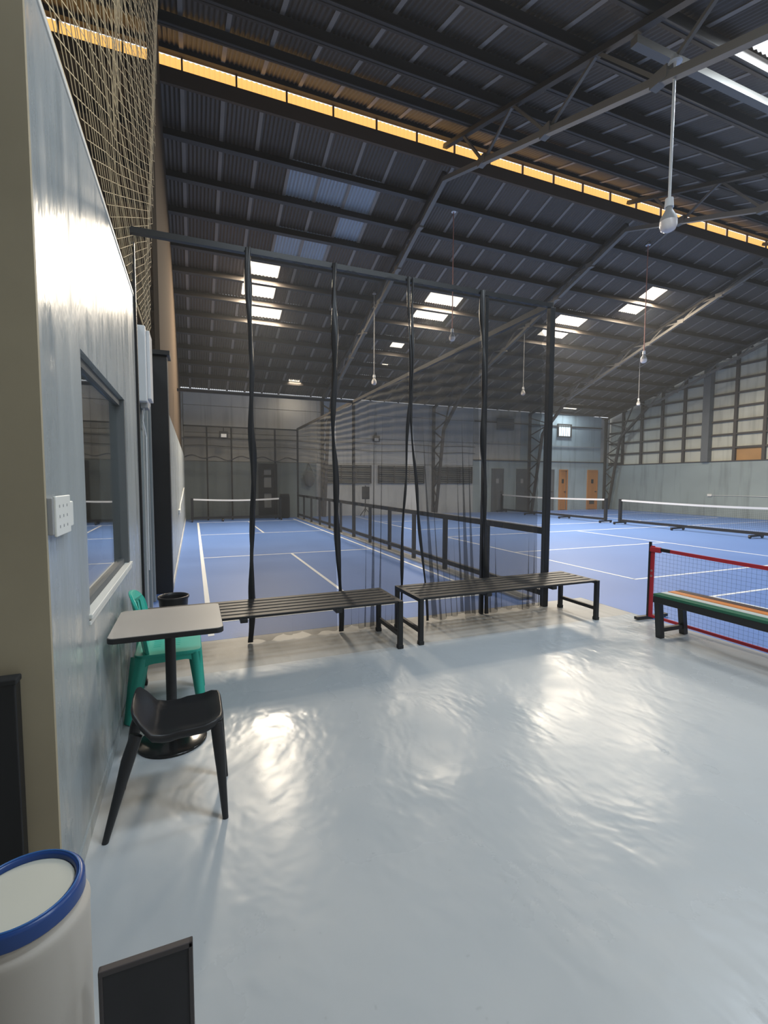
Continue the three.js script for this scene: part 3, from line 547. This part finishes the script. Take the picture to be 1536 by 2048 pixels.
{
  const t = thing('striped_bench', 'black bench with green, white and orange slats before the red net', 'bench', [4.4, 0, -2.2]);
  const z0 = -3.22, z1 = -1.2, h = 0.45, k = 0.03;
  for (const z of [z0, z1]) {
    bar('leg', V(4.28, 0, z), V(4.235, h - 0.05, z), 0.055, 0.055, M.black, t, V(0, 0, 1)); bar('leg', V(4.62, 0, z), V(4.56, h - 0.05, z), 0.055, 0.055, M.black, t, V(0, 0, 1));
    rbox('stretcher', 4.29, 4.6, 0.06, 0.1, z - 0.02, z + 0.02, M.black, t, 0.004, 1); rbox('end_rail', 4.2, 4.6, h - 0.085, h - 0.028, z - 0.03, z + 0.03, M.black, t, 0.004, 1);
  }
  rbox('side_rail', 4.195, 4.25, h - 0.09, h - 0.028, z0 - 0.03, z1 + 0.03, M.black, t, 0.004, 1); rbox('side_rail', 4.555, 4.605, h - 0.09, h - 0.028, z0 - 0.03, z1 + 0.03, M.black, t, 0.004, 1);
  const cols = [[rgb(0.015, 0.13, 0.07), 'green slat'], [rgb(0.55, 0.58, 0.56), 'white slat'], [rgb(0.62, 0.2, 0.035), 'orange slat'], [rgb(0.05, 0.02, 0.02), 'dark brown slat']];
  cols.forEach(([c, l], i) => { const s = rbox('slat', 4.195 + i * 0.103, 4.195 + i * 0.103 + (i === 1 ? 0.085 : 0.094), h - 0.028, h, z0 - 0.03, z1 + 0.03, std(c, 0.4), t, 0.006, 2); s.userData.label = l; });
}
// ------------------------------------------------------------------ table, chair, stool, bin, bucket
{
  const t = thing('pedestal_table', 'square beige table on a black round pedestal against the partition', 'table', [-0.145, 0, -2.98]);
  const shape = (w, d, r) => { const s = new THREE.Shape(); s.moveTo(-w + r, -d); s.lineTo(w - r, -d); s.absarc(w - r, -d + r, r, -Math.PI / 2, 0); s.lineTo(w, d - r); s.absarc(w - r, d - r, r, 0, Math.PI / 2); s.lineTo(-w + r, d); s.absarc(-w + r, d - r, r, Math.PI / 2, Math.PI); s.lineTo(-w, -d + r); s.absarc(-w + r, -d + r, r, Math.PI, 1.5 * Math.PI); return s; };
  const slab = new THREE.ExtrudeGeometry(shape(0.282, 0.275, 0.035), { depth: 0.02, bevelEnabled: true, bevelSize: 0.004, bevelThickness: 0.004, bevelSegments: 2, curveSegments: 8 }); slab.rotateX(-Math.PI / 2);
  const top = put('edge_board', slab, M.blackSoft, t, V(-0.145, 0.71, -2.985));
  const lam = new THREE.ExtrudeGeometry(shape(0.282, 0.275, 0.034), { depth: 0.002, bevelEnabled: true, bevelSize: 0.001, bevelThickness: 0.001, bevelSegments: 1, curveSegments: 8 }); lam.rotateX(-Math.PI / 2);
  put('tabletop', lam, std(rgb(0.5, 0.46, 0.42), 0.42, 0, { map: grainMap }), t, V(-0.145, 0.735, -2.985));
  put('column', new THREE.CylinderGeometry(0.029, 0.029, 0.68, 24), M.blackSoft, t, V(-0.145, 0.365, -2.98));
  put('column_plate', new THREE.CylinderGeometry(0.12, 0.12, 0.012, 4), M.blackSoft, t, V(-0.145, 0.7, -2.98));
  const pr = [[0, 0], [0.19, 0], [0.192, 0.008], [0.186, 0.016], [0.13, 0.026], [0.06, 0.036], [0.035, 0.048], [0, 0.05]].map((p) => new THREE.Vector2(...p));
  put('base', new THREE.LatheGeometry(pr, 40), std(rgb(0.02, 0.02, 0.02), 0.16, 0.3), t, V(-0.145, 0, -2.98));
}
{ // black stool with a low raised lip
  const t = thing('black_stool', 'black moulded plastic stool with splayed legs in front of the table', 'stool', [-0.09, 0, -2.4]);
  const cx = -0.085, cz = -2.4, hw = 0.195, hd = 0.185, th = 0.038;
  const sm = (a, b, x) => { const q = Math.max(0, Math.min(1, (x - a) / (b - a))); return q * q * (3 - 2 * q); };
  const H = (u, v) => 0.435 + 0.125 * sm(0.45, 1.0, -u) * (0.75 + 0.25 * (1 - v * v)) + 0.022 * sm(0.55, 1, u) - 0.012 * (1 - u * u) + 0.012 * sm(0.6, 1, Math.abs(v)) * (u > 0 ? 1 : 0.4);
  const sq = (u, v) => { const k = 1 / Math.pow(Math.pow(Math.abs(u), 6) + Math.pow(Math.abs(v), 6) + 1e-9, 1 / 6), m = Math.max(Math.abs(u), Math.abs(v)); return [u * m * k, v * m * k]; };
  const N = 36, prof = 8, pos = [], idx = [];
  // closed shell: rings from top centre, over the rounded rim, to the bottom centre
  const rings = []; for (let i = 0; i <= 14; i++) rings.push([(i / 14) * 0.94, 0, 1]); for (let i = 1; i <= prof; i++) { const a = (i / prof) * Math.PI; rings.push([0.94 + 0.06 * Math.sin(a), -th / 2 + (th / 2) * Math.cos(a), 1]); } for (let i = 13; i >= 0; i--) rings.push([(i / 14) * 0.94, -th, 1]);
  for (const [r, dy] of rings) for (let k = 0; k < N; k++) { const a = (k / N) * 2 * Math.PI, m = Math.max(Math.abs(Math.cos(a)), Math.abs(Math.sin(a))); let u = (Math.cos(a) / m), v = (Math.sin(a) / m); [u, v] = sq(u, v); u *= r; v *= r; pos.push(cx + u * hw, H(u, v) + dy, cz + v * hd); }
  for (let i = 0; i < rings.length - 1; i++) for (let k = 0; k < N; k++) { const a = i * N + k, b = i * N + (k + 1) % N; idx.push(a, b, a + N, b, b + N, a + N); }
  const g = new THREE.BufferGeometry(); g.setAttribute('position', new THREE.Float32BufferAttribute(pos, 3)); g.setIndex(idx); g.computeVertexNormals();
  putWorld('seat', g, M.blackSoft, t);
  for (const [a, k, f] of [[[-0.255, 0.435, -2.25], [-0.29, 0.33, -2.24], [-0.382, 0, -2.215]], [[0.075, 0.43, -2.25], [0.085, 0.33, -2.235], [0.105, 0, -2.185]], [[0.08, 0.43, -2.55], [0.095, 0.33, -2.545], [0.125, 0, -2.51]], [[-0.255, 0.435, -2.55], [-0.29, 0.33, -2.555], [-0.36, 0, -2.585]]])
    putWorld('leg', limb([V(...a), V(...k), V((k[0] * 2 + f[0]) / 3, k[1] * 2 / 3, (k[2] * 2 + f[2]) / 3), V(...f)], [0.026, 0.027, 0.021, 0.013], 14, 0.85), M.blackSoft, t);
}
{ // green monobloc chair facing away from the partition
  const t = thing('plastic_chair', 'green plastic chair tucked behind the square table', 'chair', [-0.18, 0, -3.5]);
  const x0 = -0.37, x1 = 0.02, z0 = -3.71, z1 = -3.3, h = 0.43;
  const seatShape = new THREE.Shape(); { const w = (x1 - x0) / 2, d = (z1 - z0) / 2, r = 0.05; seatShape.moveTo(-w + r, -d); seatShape.lineTo(w - r, -d); seatShape.absarc(w - r, -d + r, r, -Math.PI / 2, 0); seatShape.lineTo(w, d - r); seatShape.absarc(w - r, d - r, r, 0, Math.PI / 2); seatShape.lineTo(-w + r, d); seatShape.absarc(-w + r, d - r, r, Math.PI / 2, Math.PI); seatShape.lineTo(-w, -d + r); seatShape.absarc(-w + r, -d + r, r, Math.PI, 1.5 * Math.PI);
    for (const sx of [-0.1, 0.02]) for (let i = 0; i < 4; i++) { const hp = new THREE.Path(), a = sx, b = -0.06 + i * 0.04; hp.moveTo(a, b); hp.lineTo(a, b + 0.01); hp.lineTo(a + 0.05, b + 0.01); hp.lineTo(a + 0.05, b); hp.lineTo(a, b); seatShape.holes.push(hp); } }
  const sg = new THREE.ExtrudeGeometry(seatShape, { depth: 0.012, bevelEnabled: true, bevelSize: 0.006, bevelThickness: 0.006, bevelSegments: 2, curveSegments: 6 }); sg.rotateX(-Math.PI / 2);
  put('seat', sg, M.green, t, V((x0 + x1) / 2, h - 0.02, (z0 + z1) / 2));
  for (const z of [z0 + 0.012, z1 - 0.012]) { const a = new THREE.Shape(); a.moveTo(x0, 0); a.lineTo(x0, -0.09); a.quadraticCurveTo(x0 + 0.07, -0.045, x0 + 0.12, -0.045); a.lineTo(x1 - 0.1, -0.04); a.quadraticCurveTo(x1 - 0.05, -0.04, x1, -0.08); a.lineTo(x1, 0); const ag = new THREE.ExtrudeGeometry(a, { depth: 0.008, bevelEnabled: false }); put('apron', ag, M.green, t, V(0, h - 0.02, z - 0.004)); }
  rbox('apron', x1 - 0.01, x1, h - 0.06, h - 0.015, z0 + 0.03, z1 - 0.03, M.green, t, 0.004);
  // tapered L legs
  const leg = (xt, zt, xb, zb, w0, w1) => putWorld('leg', limb([V(xt, h - 0.02, zt), V((xt + xb) / 2, h / 2, (zt + zb) / 2), V(xb, 0, zb)], [w0, (w0 + w1) / 2, w1], 4, 1), M.green, t);
  leg(x1 - 0.035, z1 - 0.03, x1 + 0.005, z1 + 0.01, 0.042, 0.026); leg(x1 - 0.035, z0 + 0.03, x1 + 0.005, z0 - 0.005, 0.042, 0.026);
  leg(x0 + 0.03, z1 - 0.03, x0 - 0.035, z1 + 0.01, 0.055, 0.035); leg(x0 + 0.03, z0 + 0.03, x0 - 0.035, z0 - 0.005, 0.055, 0.035);
  // curved back with slots, leaning to the wall
  const back = new THREE.Shape(); const hw = 0.19; back.moveTo(-hw, 0); back.lineTo(-hw + 0.005, 0.27); back.bezierCurveTo(-hw + 0.01, 0.4, -0.08, 0.425, 0, 0.425); back.bezierCurveTo(0.08, 0.425, hw - 0.01, 0.4, hw - 0.005, 0.27); back.lineTo(hw, 0); back.lineTo(hw - 0.06, 0); back.lineTo(hw - 0.065, 0.1); back.lineTo(-hw + 0.065, 0.1); back.lineTo(-hw + 0.06, 0);
  for (let i = 0; i < 4; i++) { const a = -0.105 + i * 0.06, p = new THREE.Path(); p.moveTo(a, 0.16); p.lineTo(a, 0.33); p.absarc(a + 0.014, 0.33, 0.014, Math.PI, 0, true); p.lineTo(a + 0.028, 0.16); p.absarc(a + 0.014, 0.16, 0.014, 0, Math.PI, true); back.holes.push(p); }
  const bg = new THREE.ExtrudeGeometry(back, { depth: 0.014, bevelEnabled: true, bevelSize: 0.004, bevelThickness: 0.004, bevelSegments: 1, curveSegments: 10 });
  const bp = bg.attributes.position; for (let i = 0; i < bp.count; i++) { const a = bp.getX(i), y = bp.getY(i), o = bp.getZ(i), lean = -0.025 - 0.06 * y / 0.42 - 0.03 * Math.max(0, y / 0.42 - 0.75) * 4 * 0.3 + 1.1 * a * a; bp.setXYZ(i, x0 + 0.055 + lean + o, h - 0.015 + y * 0.92, (z0 + z1) / 2 + a); }
  bg.computeVertexNormals(); putWorld('backrest', bg, M.green, t);
}
{
  const t = thing('waste_bin', 'black round waste bin behind the square table', 'bin', [-0.2, 0, -4.92]);
  const pr = [[0, 0.004], [0.1, 0.004], [0.132, 0.41], [0.142, 0.415], [0.142, 0.435], [0.128, 0.436], [0.122, 0.41], [0.092, 0.015], [0, 0.015]].map((p) => new THREE.Vector2(...p));
  put('body', new THREE.LatheGeometry(pr, 32), M.blackSoft, t, V(-0.2, 0, -4.92)); put('rim', new THREE.TorusGeometry(0.136, 0.008, 8, 32).rotateX(Math.PI / 2), M.blackSoft, t, V(-0.2, 0.43, -4.92));
}
{
  const bx = -0.426, bz = -1.38, K = 0.896, lift = (r, y) => new THREE.Vector2(r * K, 0.52 + (y - 0.405) * K);
  const t = thing('paint_bucket', 'large white bucket with a blue rimmed cream lid', 'bucket', [bx, 0, bz]);
  const pr = [new THREE.Vector2(0, 0), new THREE.Vector2(0.138, 0), new THREE.Vector2(0.146, 0.01), ...[[0.164, 0.3], [0.166, 0.32], [0.16, 0.333], [0.151, 0.338], [0.151, 0.345], [0.148, 0.35], [0.149, 0.375], [0, 0.375]].map((p) => lift(...p))];
  put('body', new THREE.LatheGeometry(pr, 48), std(rgb(0.5, 0.46, 0.41), 0.38), t, V(bx, 0, bz));
  const rim = [[0.13, 0.388], [0.131, 0.4], [0.136, 0.405], [0.146, 0.405], [0.15, 0.401], [0.1545, 0.396], [0.1555, 0.362], [0.153, 0.358], [0.148, 0.36]].map((p) => lift(...p));
  const lr = put('lid_rim', new THREE.LatheGeometry(rim, 48), std(rgb(0.018, 0.06, 0.23), 0.3), t, V(bx, 0, bz));
  put('lid_groove', new THREE.TorusGeometry(0.141 * K, 0.0025, 6, 48).rotateX(Math.PI / 2), std(rgb(0.04, 0.14, 0.4), 0.3), lr, V(bx, 0.5205, bz));
  const disc = [[0, 0.392], [0.118, 0.392], [0.126, 0.39], [0.132, 0.386], [0.132, 0.376], [0, 0.376]].map((p) => lift(...p));
  put('lid_disc', new THREE.LatheGeometry(disc, 48), std(rgb(0.6, 0.6, 0.53), 0.5), t, V(bx, 0, bz));
}
{
  const t = thing('framed_board', 'dark charcoal framed board standing on the floor beside the bucket', 'board', [-0.14, 0, -1.31]);
  rbox('panel', -0.248, -0.032, 0, 0.29, -1.322, -1.306, std(rgb(0.035, 0.034, 0.038), 0.7, 0, { map: grainMap }), t, 0.003);
  const fm = std(rgb(0.06, 0.05, 0.05), 0.5);
  rbox('frame_edge', -0.252, -0.028, 0.284, 0.3, -1.322, -1.302, fm, t, 0.003); rbox('frame_edge', -0.04, -0.028, 0, 0.3, -1.322, -1.302, fm, t, 0.003); rbox('frame_edge', -0.252, -0.242, 0, 0.3, -1.322, -1.303, fm, t, 0.003);
}
{
  const t = thing('black_post', 'short black upright against the beige wall end', 'post', [-0.6, 0, -1.79]);
  rbox('upright', -0.66, -0.532, 0, 0.915, -1.818, -1.77, M.black, t, 0.006); rbox('top_cap', -0.664, -0.528, 0.905, 0.925, -1.818, -1.766, M.blackMatte, t, 0.005);
}
{ // socket and switch box on the partition
  const t = thing('socket_box', 'white socket and switch box on the painted partition', 'socket', [-0.44, 1.42, -1.94]);
  const plate = std(rgb(0.85, 0.85, 0.8), 0.4);
  rbox('back_box', -0.45, -0.432, 1.365, 1.49, -2.05, -1.85, M.grey, t, 0.004); const fp = rbox('face_plate', -0.434, -0.424, 1.358, 1.495, -2.055, -1.862, plate, t, 0.004);
  rbox('switch_plate', -0.45, -0.428, 1.375, 1.47, -2.12, -2.05, plate, t, 0.006);
  for (const z of [-1.9, -1.95, -2.0]) for (const y of [1.39, 1.425, 1.46]) rbox('socket_slot', -0.4245, -0.4228, y - 0.005, y + 0.005, z - 0.004, z + 0.004, M.grey, fp, 0.0008);
}
{ // fluorescent lamp housing beside the column
  const t = thing('lamp_housing', 'white upright lamp housing beside the black column', 'lamp', [-0.45, 2.35, -5.2]);
  rbox('housing', -0.5, -0.4, 2.32, 3.05, -5.62, -5.2, M.whiteGloss, t, 0.012); rbox('reflector', -0.4, -0.37, 2.36, 3.03, -5.6, -5.3, M.whiteGloss, t, 0.008); rbox('end_cap', -0.47, -0.4, 2.27, 2.33, -5.5, -5.3, M.grey, t, 0.008);
  new Strands().poly([V(-0.44, 2.28, -5.35), V(-0.46, 2.15, -5.4), V(-0.44, 2.0, -5.5), V(-0.45, 0.6, -5.5)], 0.008, 6).build('cord', M.whiteGloss, t);
}
// ------------------------------------------------------------------ hanging bulbs
const bulbPr = [[0, -0.13], [0.03, -0.127], [0.06, -0.11], [0.074, -0.075], [0.074, -0.035]].map((p) => new THREE.Vector2(...p));
const neckPr = [[0.074, -0.035], [0.068, 0.0], [0.045, 0.04], [0.03, 0.07], [0.026, 0.1], [0, 0.102]].map((p) => new THREE.Vector2(...p));
const gBulb = new THREE.LatheGeometry(bulbPr, 24), gNeck = new THREE.LatheGeometry(neckPr, 24), gSock = new THREE.CylinderGeometry(0.034, 0.04, 0.08, 16), gRose = new THREE.CylinderGeometry(0.03, 0.06, 0.06, 16);
function pendant(label, x, y, z, top, r, mat, s = 1) {
  const t = thing('hanging_bulb', label, 'bulb', [x, y, z], 'bulbs hanging from the roof');
  const a = put('bulb', gBulb, M.bulbGlass, t, V(x, y, z)), b = put('bulb_neck', gNeck, M.grey, t, V(x, y, z)), c = put('lamp_socket', gSock, M.whiteGloss, t, V(x, y + 0.13 * s, z)), d = put('ceiling_rose', gRose, M.whiteGloss, t, V(x, top, z));
  for (const o of [a, b, c, d]) o.scale.setScalar(s);
  const stem = put('stem', new THREE.CylinderGeometry(r, r, top - y - 0.13, 10), mat, t, V(x, (top + y + 0.13) / 2, z));
}
const pinkPipe = std(rgb(0.5, 0.24, 0.19), 0.6);
pendant('largest hanging bulb on a white pipe under the nearest roof frame', 5.2, 4.62, -4.03, 6.36, 0.016, M.whiteGloss, 1.25);
pendant('hanging bulb above the curtain gap near two bright skylights', 6.03, 5.14, -10.41, 8.12, 0.012, pinkPipe);
pendant('hanging bulb inside the enclosed court seen beside the small skylight', 5.15, 4.58, -13.53, 7.16, 0.012, M.grey);
pendant('hanging bulb seen through the rippled net beside the corner post', 11.0, 4.74, -13.93, 7.04, 0.012, M.grey);
pendant('hanging bulb on a pink pipe below the highest pair of skylights', 12.08, 5.1, -9.96, 8.26, 0.014, pinkPipe, 1.15);
pendant('hanging bulb above the junction of the two long court nets', 17.15, 4.82, -14.31, 6.92, 0.012, M.grey);
// ------------------------------------------------------------------ small fittings by the far wall
function flood(label, x, y, z) {
  const t = thing('flood_lamp', label, 'lamp', [x, y, z], 'small flood lamps'); const cs = rbox('case', x - 0.16, x + 0.16, y - 0.13, y + 0.13, z - 0.06, z + 0.03, M.black, t, 0.01); rbox('lens', x - 0.1, x + 0.1, y - 0.1, y + 0.03, z + 0.03, z + 0.04, M.white, cs, 0.004); rbox('bracket', x - 0.02, x + 0.02, y + 0.1, y + 0.28, z - 0.05, z - 0.02, M.black, t, 0.004);
}
flood('small black flood lamp fixed to the end of the enclosed court fence', 1.13, 3.3, -19.2); flood('small black flood lamp on the far wall above the louvred windows', 7.69, 3.44, -19.9);
{
  const t = thing('exhaust_box', 'dark square vent box high on the far wall behind the rippled net', 'vent', [14.6, 4.42, -19.9]); rbox('case', 14.15, 15.05, 4.12, 4.7, -19.9, -19.68, M.doorGrey, t, 0.01); for (let y = 4.2; y < 4.66; y += 0.1) box('vane', 14.2, 15.0, y, y + 0.02, -19.68, -19.65, M.steelDark, t);
  const bag = thing('hanging_bag', 'dark bag hanging on the wall by the lattice column', 'bag', [4.62, 1.68, -19.9]); putWorld('bag_body', new THREE.SphereGeometry(0.3, 20, 14).scale(0.8, 1.15, 0.4).translate(4.6, 1.62, -19.82), M.doorGrey, bag); new Strands().poly([V(4.45, 1.9, -19.8), V(4.6, 2.3, -19.94), V(4.75, 1.9, -19.8)], 0.02, 6).build('strap', M.doorGrey, bag);
  const st = thing('music_stand', 'black folding stand by the far wall under the louvred window', 'stand', [6.95, 0, -19.3]); bar('pole', V(6.95, 0.2, -19.3), V(6.95, 1.35, -19.3), 0.04, 0.04, M.black, st); rbox('tray', 6.78, 7.12, 0.75, 1.3, -19.3, -19.22, M.black, st, 0.02); for (const a of [0, 2.1, 4.2]) bar('leg', V(6.95, 0.35, -19.3), V(6.95 + 0.3 * Math.cos(a), 0.01, -19.3 + 0.3 * Math.sin(a)), 0.025, 0.025, M.black, st);
  const bx = thing('ball_bag', 'black equipment bag standing beside the glazed door', 'bag', [3.5, 0, -19.6]); rbox('bag_body', 3.3, 3.7, 0, 0.95, -19.75, -19.45, M.blackMatte, bx, 0.08, 4); rbox('bag_lid', 3.32, 3.68, 0.9, 1.0, -19.73, -19.47, M.black, bx, 0.03, 3);
  const cb = thing('wall_conduit', 'thin pale conduit along the lower end wall', 'conduit', [21.78, 0.95, -12]); bar('pipe', V(21.78, 0.95, -14.2), V(21.78, 0.95, -6), 0.02, 0.02, M.wallPale, cb); rbox('outlet_box', 21.74, 21.8, 0.9, 1.0, -14.35, -14.15, M.white, cb, 0.005);
  const wc = thing('white_cord', 'short white cord and plug hanging on the low side wall', 'cord', [-0.285, 1.0, -11]);
  new Strands().poly([V(-0.285, 1.3, -17), V(-0.28, 1.12, -14), V(-0.28, 1.0, -11.6), V(-0.28, 0.9, -11)], 0.012, 6).build('cord', M.white, wc); rbox('plug', -0.3, -0.26, 0.84, 0.93, -11.2, -10.7, M.white, wc, 0.01);
  const wr = thing('wall_cable', 'thin black cables strung across the far wall', 'cable', [8, 3.0, -19.8]);
  for (const [y, a] of [[3.22, 0.02], [2.9, 0.03]]) { const pts = []; for (let i = 0; i <= 40; i++) pts.push(V(-0.28 + i * 0.33, y + a * Math.sin(i * 0.7), -19.93)); new Strands().poly(pts, 0.014, 5).build('cable', M.black, wr); }
}
scene.fog = new THREE.FogExp2(new THREE.Color(0.9, 0.95, 1.0), 0.0027);      // dusty air of the hall
// ------------------------------------------------------------------ shadows, hand over
scene.traverse((o) => { if (o.isMesh) { o.castShadow = true; o.receiveShadow = true; } });
renderer.render(scene, camera);
